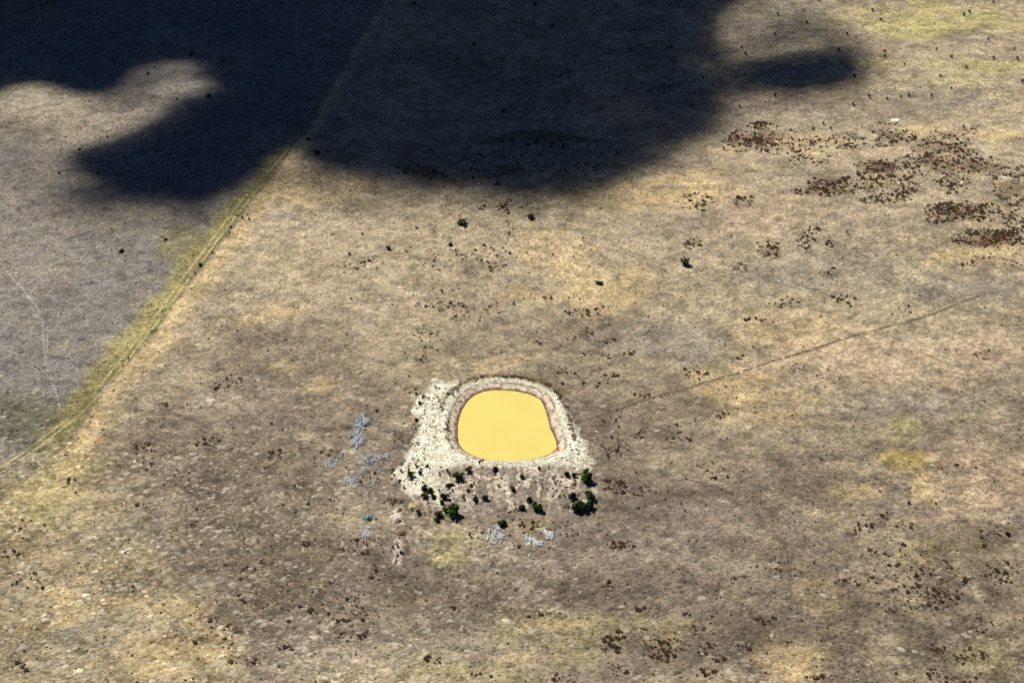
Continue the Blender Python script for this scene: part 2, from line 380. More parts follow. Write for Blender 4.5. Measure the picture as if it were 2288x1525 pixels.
# ------------------------------------------------------------------ ground sheet
def axis(lo, hi, flo, fhi, step, fstep, far):
    a = [np.arange(lo, flo, step), np.arange(flo, fhi, fstep), np.arange(fhi, hi, step)]
    g = []; v, s = hi, step
    while v < far: s *= 1.35; v += s; g.append(v)
    h = []; v, s = lo, step
    while v > -far: s *= 1.35; v -= s; h.append(v)
    return np.concatenate([np.array(h[::-1])] + a + [np.array(g)])
gx = axis(-400, 400, DCX - 46, DCX + 46, 1.3, .5, 14000)
gy = axis(380, 1110, DCY - 62, DCY + 46, 1.3, .5, 14000)
GX, GY = np.meshgrid(gx, gy)
GZ = height(GX.ravel(), GY.ravel())
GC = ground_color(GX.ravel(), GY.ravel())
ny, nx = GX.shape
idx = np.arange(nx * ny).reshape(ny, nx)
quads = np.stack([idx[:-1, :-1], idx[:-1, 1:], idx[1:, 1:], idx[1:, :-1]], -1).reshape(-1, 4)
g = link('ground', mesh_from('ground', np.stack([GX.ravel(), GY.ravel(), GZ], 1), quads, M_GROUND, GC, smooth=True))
tag(g, 'dry brown and straw coloured pasture with the clay banks of a farm dam', kind='structure')

# water
n = len(WATER)
cen = WATER.mean(0)
dirs = WATER - cen
outw = WATER + dirs / np.linalg.norm(dirs, axis=1)[:, None] * 1.2
V = np.concatenate([[[*cen, WZ]], np.c_[outw, np.full(n, WZ)]])
F = np.array([[0, 1 + i, 1 + (i + 1) % n] for i in range(n)])
if np.cross(V[F[0][1]] - V[F[0][0]], V[F[0][2]] - V[F[0][0]])[2] < 0: F = F[:, ::-1]
wo = link('pond_water', mesh_from('pond_water', V, F, M_WATER))
tag(wo, 'still opaque yellow muddy water filling the farm dam', kind='structure')

# ------------------------------------------------------------------ clouds that shade the far paddock
def build_cloud_mask():
    q = 4.0
    xs = np.arange(-500, 2800, q * 2); ys = np.arange(-420, 700, q)
    X, Y = np.meshgrid(xs, ys)
    main = [(-200,-420),(1700,-420),(1690,0),(1700,55),(1860,62),(1905,110),(1885,165),(1840,185),(1700,200),(1620,245),(1540,310),(1440,375),(1350,428),
            (1220,442),(1080,428),(940,418),(800,418),(720,404),(668,358),(640,356),(560,410),(470,444),(330,468),(190,472),(120,432),(105,360),(50,300),(-200,190)]
    sd = poly_sdf(X.ravel(), Y.ravel() * 1.0, main).reshape(X.shape)
    wisp = fbm(X * .8, Y * 1.9, 130, 5, 411, .62)
    m = sstep(80, -72, sd - 22 + 54 * wisp)
    def ell(ax, ay, rx, ry, rot=0):
        c, s = math.cos(R(rot)), math.sin(R(rot))
        u = (X - ax) * c + (Y - ay) * s; v = -(X - ax) * s + (Y - ay) * c
        return sstep(1.0, .15, (u / rx) ** 2 + (v / ry) ** 2)
    m = m * (1 - .98 * ell(75, 236, 165, 68, 4)) * (1 - .85 * ell(205, 292, 215, 44, -16))
    m = m * (1 - .72 * ell(402, 200, 100, 32, -8)) * (1 - .3 * ell(355, 155, 120, 32, -5))
    m = m * (1 - .3 * ell(262, 222, 130, 56, -4))
    m = m * (1 - .5 * ell(10, 380, 170, 110)) * (1 - .4 * ell(165, 402, 75, 24, 8))
    m = np.maximum(m, .4 * ell(60, 372, 190, 56))
    m = np.maximum(m, np.clip(1.4 * ell(800, 330, 190, 78), 0, .985))
    m = np.maximum(m, .55 * ell(1740, 100, 170, 90)); m = m * (1 - .4 * ell(1760, 108, 130, 22, -8)) * (1 - .2 * ell(1640, 140, 100, 24, -8)); m = np.maximum(m, np.clip(1.4 * ell(1650, 170, 150, 48, -6), 0, .96))
    m = np.maximum(m, np.clip(1.3 * ell(1770, 158, 165, 46, -3), 0, 1)); m = np.maximum(m, .75 * ell(1790, 62, 120, 22, -5))
    m = m * (1 - .35 * ell(1650, 60, 70, 80))
    m = np.maximum(m, .8 * sstep(16, -22, Y) * sstep(1680, 1800, X))
    return xs, ys, m
CX, CY, CMASK = build_cloud_mask()
def sample_mask(px, py):
    fx = np.clip((px - CX[0]) / (CX[1] - CX[0]), 0, len(CX) - 1.001); fy = np.clip((py - CY[0]) / (CY[1] - CY[0]), 0, len(CY) - 1.001)
    i, j = fx.astype(int), fy.astype(int); u, v = fx - i, fy - j
    M = CMASK
    return M[j, i] * (1 - u) * (1 - v) + M[j, i + 1] * u * (1 - v) + M[j + 1, i] * (1 - u) * v + M[j + 1, i + 1] * u * v
CLOUD_Z = 1150.0
cs = 7.0
cx, cy = np.arange(-620, 640, cs), np.arange(700, 1640, cs)
X, Y = np.meshgrid(cx, cy)
px, py = project(X, Y, 0.0)
wob = fbm(X, Y, 45, 4, 401); wob2 = fbm(X, Y, 45, 4, 431)
mk = sample_mask(px + wob * 26, py + wob2 * 13) 
mk = mk * (1 + .7 * fbm(X, Y, 30, 4, 447) * (1 - mk))
mk = mk * sstep(-600, -480, X + 60 * wob) * sstep(620, 480, X + 60 * wob) * sstep(1620, 1420, Y + 60 * wob2)
lump = np.clip(.9 + .35 * fbm(X, Y, 60, 4, 461), .6, 1.3) * (1 + .55 * sstep(900, 500, px))
lump = 1 + (lump - 1) * sstep(.72, .98, mk)
mk = -np.log(1 - .997 * np.clip(mk, 0, 1)) / 4.96          # vapour thickness that lets that share of the sun through
top = 18.0 * mk * lump; bot = -14.0 * mk * (.8 + .3 * fbm(X, Y, 80, 3, 481))
thick = mk > .003
off = TO_SUN * (CLOUD_Z / TO_SUN[2])
nyc, nxc = X.shape
# keep the cells whose four corners hold vapour; close the sheet top to bottom along the rim
cell = thick[:-1, :-1] & thick[1:, :-1] & thick[:-1, 1:] & thick[1:, 1:]
ids = np.arange(nyc * nxc).reshape(nyc, nxc); NT = nyc * nxc
tq = np.stack([ids[:-1, :-1], ids[:-1, 1:], ids[1:, 1:], ids[1:, :-1]], -1)[cell]
bq = tq[:, ::-1] + NT
e = np.concatenate([tq[:, [0, 1]], tq[:, [1, 2]], tq[:, [2, 3]], tq[:, [3, 0]]])
key = e[:, 0].astype(np.int64) * NT + e[:, 1]; rev = e[:, 1].astype(np.int64) * NT + e[:, 0]
rim = e[~np.isin(key, rev)]
sq = np.stack([rim[:, 1], rim[:, 0], rim[:, 0] + NT, rim[:, 1] + NT], 1)
Vt = np.stack([X.ravel(), Y.ravel(), top.ravel()], 1); Vb = np.stack([X.ravel(), Y.ravel(), bot.ravel()], 1)
V = np.concatenate([Vt, Vb]) + off
# separate the sheet into its separate clouds
lab = np.arange(2 * NT)
allq = np.concatenate([tq, bq, sq])
for _ in range(400):
    mn = lab[allq].min(1); old = lab.copy()
    for k in range(4): np.minimum.at(lab, allq[:, k], mn)
    lab = lab[lab]
    if (lab == old).all(): break
for L in np.unique(lab[allq[:, 0]]):
    qs = allq[lab[allq[:, 0]] == L]
    if len(qs) < 150: continue
    us, inv = np.unique(qs, return_inverse=True)
    cl = link('cloud', mesh_from('cloud', V[us], inv.reshape(-1, 4), M_CLOUD, smooth=True))
    tag(cl, 'cumulus cloud drifting high over the far paddock', kind='structure')

# ------------------------------------------------------------------ narrow tracks worn into the pasture
def strip(name, pts, halfw, tone, strength, label, lift=.05, gaps=.0, seed=0, ragged=.35):
    P = np.stack(to_plane([p[0] for p in pts], [p[1] for p in pts]), 1)
    seg = np.linalg.norm(np.diff(P, axis=0), axis=1); s = np.concatenate([[0], np.cumsum(seg)])
    t = np.arange(0, s[-1], 1.2)
    # smooth the hand-set points a little
    cxs = np.interp(t, s, P[:, 0]); cys = np.interp(t, s, P[:, 1])
    kx = np.ones(15) / 15
    cxs[7:-7] = np.convolve(cxs, kx, 'valid'); cys[7:-7] = np.convolve(cys, kx, 'valid')
    tx, ty = np.gradient(cxs), np.gradient(cys); ln = np.hypot(tx, ty); tx, ty = tx / ln, ty / ln
    wob = fbm(t, t * 0 + seed * 31, 9, 3, 500 + seed)
    cxs = cxs - ty * wob * halfw * .7; cys = cys + tx * wob * halfw * .7
    us = np.array([-1.6, -1.0, -.5, 0, .5, 1.0, 1.6])
    hw = halfw * (1 + ragged * fbm(t, t * 0 + 3, 5, 3, 520 + seed))
    VX = cxs[:, None] - ty[:, None] * us * hw[:, None]; VY = cys[:, None] + tx[:, None] * us * hw[:, None]
    prof = np.array([0, .35, .9, 1, .9, .35, 0])
    along = np.clip(.75 + 1.1 * fbm(t, t * 0 + seed, 14, 3, 540 + seed) - gaps, 0, 1) * sstep(0, 12, t) * sstep(t[-1], t[-1] - 12, t)
    a = strength * prof[None] * along[:, None]
    base = ground_color(VX.ravel(), VY.ravel())
    C = base + (TONE[tone] - base) * a.ravel()[:, None]
    Z = height(VX.ravel(), VY.ravel()) + lift - .03 * np.tile(prof, len(t))
    I = np.arange(len(t) * 7).reshape(len(t), 7)
    Q = np.stack([I[:-1, :-1], I[:-1, 1:], I[1:, 1:], I[1:, :-1]], -1).reshape(-1, 4)[:, ::-1]
    o = link(name, mesh_from(name, np.stack([VX.ravel(), VY.ravel(), Z], 1), Q, M_GROUND, C, smooth=True))
    return tag(o, label, kind='structure')
TRK = [(668,300),(640,345),(600,390),(560,430),(520,480),(470,545),(420,610),(370,680),(320,745),(270,805),(220,870),(170,918),(138,946),(100,975),(40,1020),(-60,1085)]
TONE['K'] = alb(226, 206, 146); TONE['H'] = alb(206, 200, 190)
strip('wheel_track', [(a - 4, b) for a, b in TRK], .55, 'K', .85, 'pale wheel rut along the olive grass margin', seed=1, gaps=.04, ragged=.6)
strip('wheel_track', [(a + 7 + b * .004, b + 2) for a, b in TRK], .55, 'K', .85, 'pale wheel rut along the olive grass margin', seed=2, gaps=.04, ragged=.6)
strip('cattle_path', [(10,600),(50,645),(85,690),(95,715),(97,760),(100,800),(108,835),(125,875),(133,905),(136,935)], .6, 'H', .45, 'thin pale cattle path across the grey paddock', seed=3, gaps=-.3)
strip('cattle_path', [(103,700),(106,760),(106,810)], .5, 'H', .4, 'short pale cattle path beside a longer one', seed=4)
strip('cattle_path', [(665,15),(660,90),(668,125),(675,145),(690,165),(693,185),(690,210)], .6, 'P', .75, 'pale forked cattle path in the cloud shade', seed=5, gaps=-.4)
strip('cattle_path', [(720,120),(708,140),(695,165)], .5, 'P', .7, 'pale side branch of the path in the cloud shade', seed=6, gaps=-.4)
strip('cattle_path', gaps=-.35, pts=[(1290,944),(1360,922),(1450,890),(1560,860),(1650,833),(1740,800),(1800,785),(1860,762),(1930,742),(1990,725),(2080,702),(2150,672),(2240,640)], halfw=.7, tone='D', strength=1.0, label='thin dark straight cattle path leading away from the dam', seed=7)
strip('cattle_path', [(1295,928),(1370,905),(1450,880),(1540,852)], .4, 'D', .6, 'faint dark path beside the straight one', seed=8)
strip('cattle_path', [(1690,728),(1715,718),(1740,703),(1760,690)], .5, 'D', .6, 'short faint dark path in straw coloured grass', seed=9)
strip('cattle_path', [(-40,50),(60,22),(150,-12)], 1.6, 'G', .95, 'dark line of grass crossing the shaded corner', seed=10)

# ------------------------------------------------------------------ pasture tussocks and weeds
def dome_template(k, seed):
    r = np.random.default_rng(seed)
    a = np.arange(k) * 2 * math.pi / k
    r1 = 1 + .35 * r.uniform(-1, 1, k); r2 = .55 * (1 + .4 * r.uniform(-1, 1, k))
    V = np.concatenate([np.c_[np.cos(a) * r1, np.sin(a) * r1, np.full(k, -.12)], np.c_[np.cos(a + .4) * r2, np.sin(a + .4) * r2, .75 + .35 * r.uniform(-1, 1, k)], [[.1 * r.normal(), .1 * r.normal(), 1.0]]])
    F = []
    for i in range(k):
        j = (i + 1) % k
        F += [(i, j, k + i), (j, k + j, k + i), (k + i, k + j, 2 * k)]
    return V, np.array(F)
TPL = [dome_template(6, 900 + i) for i in range(6)]
def scatter_mesh(name, P, sx, sy, sz, rot, colr, mat, tint=.0, tpl=TPL, edge=None):
    which = rng.integers(0, len(tpl), len(P)); VV, FF, CC = [], [], []; base = 0
    for k, (TV, TF) in enumerate(tpl):
        m = which == k; q = P[m]
        if not len(q): continue
        c, s = np.cos(rot[m]), np.sin(rot[m])
        X = TV[None, :, 0] * sx[m][:, None]; Y = TV[None, :, 1] * sy[m][:, None]; Z = TV[None, :, 2] * sz[m][:, None]
        v = np.stack([X * c[:, None] - Y * s[:, None] + q[:, 0:1], X * s[:, None] + Y * c[:, None] + q[:, 1:2], Z + q[:, 2:3]], -1)
        VV.append(v.reshape(-1, 3)); nv = len(TV)
        FF.append((TF[None] + (np.arange(len(q)) * nv)[:, None, None] + base).reshape(-1, 3)); base += len(q) * nv
        cc = np.repeat(colr[m][:, None, :], nv, 1)
        if edge is not None: cc[:, :6] = edge[m][:, None, :]
        if tint: cc = cc * (1 + tint * rng.uniform(-1, 1, cc.shape[:2]))[..., None]
        CC.append(cc.reshape(-1, 3))
    return mesh_from(name, np.concatenate(VV), np.concatenate(FF), mat, np.clip(np.concatenate(CC), .003, .8))
def in_view_points(n, pad=60):
    px = rng.uniform(-pad, PW + pad, n); py = rng.uniform(-pad, PH + pad, n)
    x, y = to_plane(px, py)
    return px, py, x, y
N = 90000
px, py, x, y = in_view_points(N)
dens = .28 + .5 * sstep(650, 1050, py) * sstep(1500, 500, px) + .3 * sstep(900, 1250, py) + .15 * fbm(x, y, 40, 3, 601)
dcl = poly_sdf(x, y, CLAY); dap = poly_sdf(x, y, APRON)
keep = (rng.uniform(0, 1, N) < dens) & (dcl > 1.5) & (dap > 0)
tr = np.abs(line_dist(px, py, TRK)); keep &= tr > 9
px, py, x, y = px[keep], py[keep], x[keep], y[keep]
nk = len(x)
gc = ground_color(x, y)
u = rng.uniform(0, 1, nk)[:, None]
pale = (sstep(-.2, .5, fbm(x, y, 18, 3, 611)) * .7 + .3)[:, None] * (.55 + .45 * sstep(500, 1100, py))[:, None]
ll = (sstep(700, 1100, py) * sstep(1300, 600, px))[:, None]
cl_pale = gc * (1 + (.6 + .8 * ll) * u * pale) + (.05 + .11 * ll) * u * pale
sel = rng.uniform(0, 1, nk)[:, None] < .10 + .32 * ll
cl_pale = np.where(sel, gc + (alb(206, 196, 172) - gc) * (.45 + .4 * u), cl_pale)
gcl = np.where(rng.uniform(0, 1, nk)[:, None] < .55, cl_pale, gc * (.58 + .4 * u))
sz = rng.gamma(3.0, .24, nk).clip(.3, 2.0)
ob = link('grass', scatter_mesh('grass', np.c_[x, y, height(x, y)], sz * 1.28, sz * .78, .03 + .07 * sz * rng.uniform(.4, 1, nk), rng.normal(.12, .35, nk), gcl, M_GRASS, .10, TPL, gc))
tag(ob, 'dry grass tussocks covering the pasture', 'grass', kind='stuff')

# weeds: clusters given as (px, py, rx, ry, count, tone)
WEEDS = [(1709,310,80,26,340),(1700,318,40,10,160),(1893,307,34,8,45),(1837,317,30,10,50),(1900,327,28,8,45),(1994,302,44,26,130),(2110,333,84,45,300),(1810,353,46,15,70),(1960,377,50,24,190),(2145,370,125,30,420),
 (1867,408,62,14,200),(1843,427,75,8,90),(1994,417,64,24,160),(1987,443,54,10,90),(2128,410,32,18,90),(2262,422,40,40,160),(2145,472,72,22,330),(2130,465,40,10,120),(2270,500,30,20,90),(2210,532,78,18,260),(2230,520,50,8,90),(1553,450,36,22,75),
 (1660,447,20,12,34),(1720,557,25,17,75),(1800,530,18,22,40),(1822,515,18,8,22),(1546,548,22,10,30),(1853,543,14,7,14),(1653,593,20,8,14),(1853,605,18,12,18),(1867,663,20,4,16),(1760,673,20,10,32),
 (1550,835,22,12,45),(1603,925,16,10,24),(1093,577,40,28,75),(1123,517,26,18,32),(1123,463,55,14,50),(1125,468,14,4,14),(813,590,42,14,40),(980,590,36,15,34),(976,680,30,12,45),(1040,687,20,15,28),(1036,710,32,8,24),(1090,695,26,10,24),
 (1303,698,32,14,34),(1210,762,26,5,14),(1360,762,20,5,14),(1363,840,20,8,24),(1263,830,16,8,18),(1400,1090,52,18,70),(1375,1080,22,12,26),(1375,1000,34,18,48),(1432,967,16,12,22),(1372,1218,16,12,22),(1402,1215,14,10,14),
 (1440,885,30,7,24),(1410,786,24,8,10),(500,853,52,14,34),(453,987,42,9,26),(363,900,20,6,12),(317,997,22,8,14),(467,730,24,8,10),(330,1030,30,12,12),(440,1140,30,10,8),(790,1390,40,34,75),(785,1345,28,14,24),(965,1475,20,8,18),
 (1370,1430,24,14,34),(1480,1440,44,28,60),(1490,1462,20,12,22),(1375,1500,22,14,14),(2060,1287,115,28,130),(2060,1335,95,24,100),(1893,1297,26,10,18),(1993,1360,18,4,16),(2136,1457,56,24,75),(2240,1273,46,20,38),
 (1936,1177,26,12,24),(2026,1173,26,6,20),(2210,1193,26,8,16),(1740,1272,32,8,16),(1710,1383,22,8,16),(1660,1443,22,8,14),(1593,1467,26,10,20),(1560,1407,22,8,18),(1536,1373,12,5,8),(1586,1503,26,8,14),(2120,1513,44,10,24),(1760,1433,16,8,8),
 (945,388,44,15,110),(1100,390,60,18,50),(1210,318,120,10,120),(1020,345,90,14,40),(1180,370,120,30,60),(540,1330,40,16,12),(640,1360,50,30,22),(830,1285,40,16,12),(700,1120,60,30,12),(820,1235,12,5,10),(815,1075,16,10,18),(640,950,60,14,14),(730,1012,30,10,10),
 (1100,350,300,30,60),(1300,130,300,90,120),(1450,150,100,50,80),(300,340,200,60,40)]
for _ in range(110):
    a_ = random.uniform(0, PW); b_ = random.uniform(560, PH)
    if a_ > 900 or b_ > 900: WEEDS.append((a_, b_, random.uniform(12, 50), random.uniform(5, 18), random.randint(5, 20)))
wx, wy, ws = [], [], []
for (ax, ay, rx, ry, cnt) in WEEDS:
    cnt = int(cnt * (2.3 if ax > 1500 and ay < 620 else 1.35))
    r_ = np.sqrt(rng.uniform(0, 1, cnt)) ** 1.15; a_ = rng.uniform(0, 2 * math.pi, cnt)
    jx = ax + 1.15 * rx * r_ * np.cos(a_); jy = ay + 1.15 * ry * r_ * np.sin(a_)
    jx = jx + 1.3 * rx * fbm(jx, jy * 2.2, max(rx, 14), 3, 811) * .5; jy = jy + 1.3 * ry * fbm(jx, jy * 2.2, max(rx, 14), 3, 823) * .5
    wx.append(jx); wy.append(jy); ws.append(rng.gamma(2.2, .165, cnt).clip(.14, 1.05))
nn = 6500
wx.append(rng.uniform(-30, PW + 30, nn)); wy.append(rng.uniform(-30, PH + 30, nn)); ws.append(rng.gamma(4, .07, nn).clip(.16, .6))
# brown tufts dotted over the pale clay
for (ax, ay, rx, ry, cnt) in [(945,955,32,75,95),(985,955,22,70,35),(930,1050,38,32,32),(1290,1020,34,34,32),(1040,1050,90,18,32),(1000,1110,80,30,40),(1180,1080,110,35,70),(1300,1080,30,40,30)]:
    r_ = np.sqrt(rng.uniform(0, 1, cnt)); a_ = rng.uniform(0, 2 * math.pi, cnt)
    wx.append(ax + rx * r_ * np.cos(a_)); wy.append(ay + ry * r_ * np.sin(a_)); ws.append(rng.gamma(5, .07, cnt).clip(.2, .55))
rimn = 150
ra = rng.uniform(R(-25), R(165), rimn)
wx, wy, ws = np.concatenate(wx), np.concatenate(wy), np.concatenate(ws)
X0, Y0 = to_plane(wx, wy)
dw = poly_sdf(X0, Y0, WATER); k = dw > 1.5
X0, Y0, ws = X0[k], Y0[k], ws[k]
# weeds fringing the far rim of the dam
th = np.arctan2(WATER[:, 1] - DCY, WATER[:, 0] - DCX); rr = np.hypot(WATER[:, 0] - DCX, WATER[:, 1] - DCY); so = np.argsort(th)
rrim = np.interp(ra, np.concatenate([th[so] - 2 * math.pi, th[so], th[so] + 2 * math.pi]), np.tile(rr[so], 3)) + rng.normal(9.0, .7, rimn)
X0 = np.concatenate([X0, DCX + rrim * np.cos(ra)]); Y0 = np.concatenate([Y0, DCY + rrim * np.sin(ra)]); ws = np.concatenate([ws, rng.uniform(.35, .7, rimn)])
Z0 = height(X0, Y0)
wc = np.stack([rng.uniform(.035, .092, len(X0)), rng.uniform(.021, .046, len(X0)), rng.uniform(.011, .023, len(X0))], 1)
dcw = poly_sdf(X0, Y0, CLAY) < 0
wc[dcw] = np.array([.15, .115, .072]) * rng.uniform(.5, 1.2, int(dcw.sum()))[:, None]
# a weed: a ragged tuft of bent stalks
def weed_template(seed, n=9):
    r = np.random.default_rng(seed); V, F = [], []
    for i in range(n):
        a = r.uniform(0, 2 * math.pi); ca, sa = math.cos(a), math.sin(a); b = len(V)
        l = r.uniform(.7, 1.15); hgt = r.uniform(.6, 1.2); wd_ = r.uniform(.28, .48)
        for (tt, ww) in ((0.05, wd_ * .6), (.6, wd_), (1.0, wd_ * .35)):
            hz = hgt * (1 - (1 - tt) ** 2) - .05 - .25 * tt * (tt > .9)
            V += [(ca * l * tt - sa * ww, sa * l * tt + ca * ww, hz), (ca * l * tt + sa * ww, sa * l * tt - ca * ww, hz)]
        for q in (0, 2):
            F += [(b + q, b + q + 1, b + q + 3), (b + q, b + q + 3, b + q + 2)]
    return np.array(V), np.array(F)
WT = [weed_template(700 + i) for i in range(5)]
PX_, PY_ = project(X0, Y0, 0)
app = ws / np.sqrt(X0 ** 2 + Y0 ** 2 + CAM_H ** 2)
vis = (PX_ > 5) & (PX_ < PW - 5) & (PY_ > 5) & (PY_ < PH - 5)
order = np.argsort(-np.where(vis, app, 0)); big = order[:280]; rest = np.setdiff1d(np.arange(len(X0)), big)
rot = rng.uniform(0, 6.28, len(X0))
ob = link('weeds', scatter_mesh('weeds', np.c_[X0, Y0, Z0][rest], ws[rest] * 1.15, ws[rest] * 1.15, ws[rest] * .55, rot[rest], wc[rest], M_WEED, .2, WT))
tag(ob, 'dark brown dead weeds clustered over the pasture', 'weeds', kind='stuff')
weed_me = []
for i, (v, f) in enumerate(WT):
    cc = np.tile(np.array([.052, .032, .018]), (len(v), 1)) * (1 + .3 * rng.uniform(-1, 1, len(v)))[:, None]
    weed_me.append(mesh_from('dead_weed', v, f, M_WEED, cc))
def weed_words(px_, py_, d_):
    if d_ < 14: return 'low brown weed tuft on the clay rim of the yellow pond', 'weeds around the pond rim'
    if py_ > 1250 and px_ < 1150: return 'dark brown dead weed on the grey-brown grass below the dam branch heaps', 'weeds below the dam'
    if py_ > 1100 and px_ >= 1450: return 'dark brown dead weed on the thatch beyond the olive grass patch', 'weeds by the olive patch'
    if px_ >= 1330 and py_ > 800: return 'dark brown dead weed beside the straight cattle path near the dam', 'weeds by the cattle path'
    if py_ < 620 and px_ > 1450: return 'dark brown dead weed in the dense mats on the far straw coloured slope', 'weeds in the far mats'
    if py_ < 800: return 'dark brown dead weed on the straw coloured grass behind the dam', 'weeds behind the dam'
    return 'dark brown dead weed on the tussocky grass beside the grey branch heaps', 'weeds by the branch heaps'
dwb = poly_sdf(X0[big], Y0[big], WATER)
for q, i in enumerate(big):
    o = link('dead_weed', weed_me[q % 5], (X0[i], Y0[i], Z0[i]), None, rot[i], (ws[i] * 1.1, ws[i] * 1.1, ws[i] * .6))
    L, G = weed_words(PX_[i], PY_[i], dwb[q]); tag(o, L, 'weed', G)

# ------------------------------------------------------------------ shrubs
def crown_mesh(seed, lobes, leaves, tone):
    r = np.random.default_rng(seed); V, F, C = [], [], []
    cen = []
    for i in range(lobes):
        a = r.uniform(0, 2 * math.pi); q = r.uniform(0, .55) if i else 0
        cen.append((q * math.cos(a), q * math.sin(a), r.uniform(.35, .85), r.uniform(.30, .52)))
    for i in range(leaves):
        lx, ly, lz, lr = cen[r.integers(lobes)]
        d = r.normal(size=3); d /= np.linalg.norm(d)
        rad = lr * r.uniform(.55, 1.08)
        p = np.array([lx, ly, lz]) + d * rad * np.array([1, 1, .85])
        if p[2] < .08: p[2] = .08 + r.uniform(0, .1)
        n_ = d + r.normal(size=3) * .6; n_ /= np.linalg.norm(n_)
        t1 = np.cross(n_, r.normal(size=3)); t1 /= np.linalg.norm(t1); t2 = np.cross(n_, t1)
        s_ = r.uniform(.07, .15); b = len(V)
        V += [p - t1 * s_ * 1.3, p + t2 * s_, p + t1 * s_ * 1.3, p - t2 * s_]
        F.append((b, b + 1, b + 2, b + 3))
        k = r.uniform(.55, 1.35); yl = r.uniform(0, 1)
        cc = (np.array(tone) * (1 - .5 * yl) + np.array([tone[0] * 1.9, tone[1] * 1.35, tone[2]]) * .5 * yl) * k
        C += [cc] * 4
    return np.array(V), np.array(F), np.clip(np.array(C), .003, .5)
def stem_mesh(seed):
    r = np.random.default_rng(seed); V, F = [], []
    for i in range(4):
        a = r.uniform(0, 6.28) + i * 1.57; ca, sa = math.cos(a), math.sin(a); l = r.uniform(.25, .5); b = len(V)
        for (t, rad) in ((0, .05), (.5, .035), (1, .012)):
            c = np.array([ca * l * t, sa * l * t, -.06 + .75 * t])
            for k in range(4): V.append(c + rad * np.array([math.cos(k * 1.571), math.sin(k * 1.571), 0]))
        for s_ in (0, 4):
            for k in range(4):
                k2 = (k + 1) % 4; F.append((b + s_ + k, b + s_ + k2, b + s_ + 4 + k2, b + s_ + 4 + k))
    return np.array(V), np.array(F)
GREEN, DARK, OLIVE, GREYG = (.034, .085, .012), (.018, .030, .009), (.056, .066, .015), (.075, .085, .062)
def crown_set(tone, lobes, leaves, base, k):
    return [mesh_from('foliage', *crown_mesh(base + i, lobes, leaves, tone)[:2], M_LEAF, crown_mesh(base + i, lobes, leaves, tone)[2]) for i in range(k)]
BIGC = {'g': crown_set(GREEN, 8, 620, 1000, 4), 'd': crown_set(DARK, 5, 300, 1100, 4), 'o': crown_set(OLIVE, 6, 360, 1200, 3), 'y': crown_set(GREYG, 5, 240, 1300, 2)}
STEMS = [mesh_from('stem', *stem_mesh(1400 + i), M_BARK) for i in range(4)]
SMALL = []
for i in range(5):
    v, f, c = crown_mesh(1500 + i, 4, 130, DARK); v2, f2 = stem_mesh(1500 + i)
    SMALL.append(mesh_from('small_shrub', np.concatenate([v, v2]), np.concatenate([f, f2 + len(v)]), [M_LEAF, M_BARK], np.concatenate([c, np.full((len(v2), 3), .05)]), np.concatenate([np.zeros(len(f)), np.ones(len(f2))])))
cnt = [0]
def shrub(px_, py_, wpx, tone, label, group=None, hf=1.0, wf=1.0):
    """wpx: width in photo pixels of the crown; the point is its foot."""
    cnt[0] += 1; i = cnt[0]
    x, y, z = on_ground(px_, py_)
    s = .5 * wpx * m_per_px(px_, py_) / .78
    rz = random.uniform(0, 6.28)
    if wpx >= 10:
        e = bpy.data.objects.new('shrub', None); e.location = (x, y, z - .03 * s); e.rotation_euler = (0, 0, rz if wf == 1.0 else 0.0)
        e.empty_display_size = .5; col.objects.link(e); tag(e, label, 'shrub', group)
        B = BIGC[tone]
        link('foliage', B[i % len(B)], (0, 0, 0), e, 0, (s * wf, s, s * hf)); link('stem', STEMS[i % 4], (0, 0, 0), e, 0, (s * wf, s, s * hf))
    else:
        o = link('shrub', SMALL[i % 5], (x, y, z), None, rz, (s, s, s * hf)); tag(o, label, 'shrub', group)
def z2(zx, zy): return 860 + zx * .236, 1000 + zy * .236
SH_BANK = 'small dark shrub on the grey outer face of the dam bank'
SH_CLAY = 'small dark shrub growing out of the white clay bank of the dam'
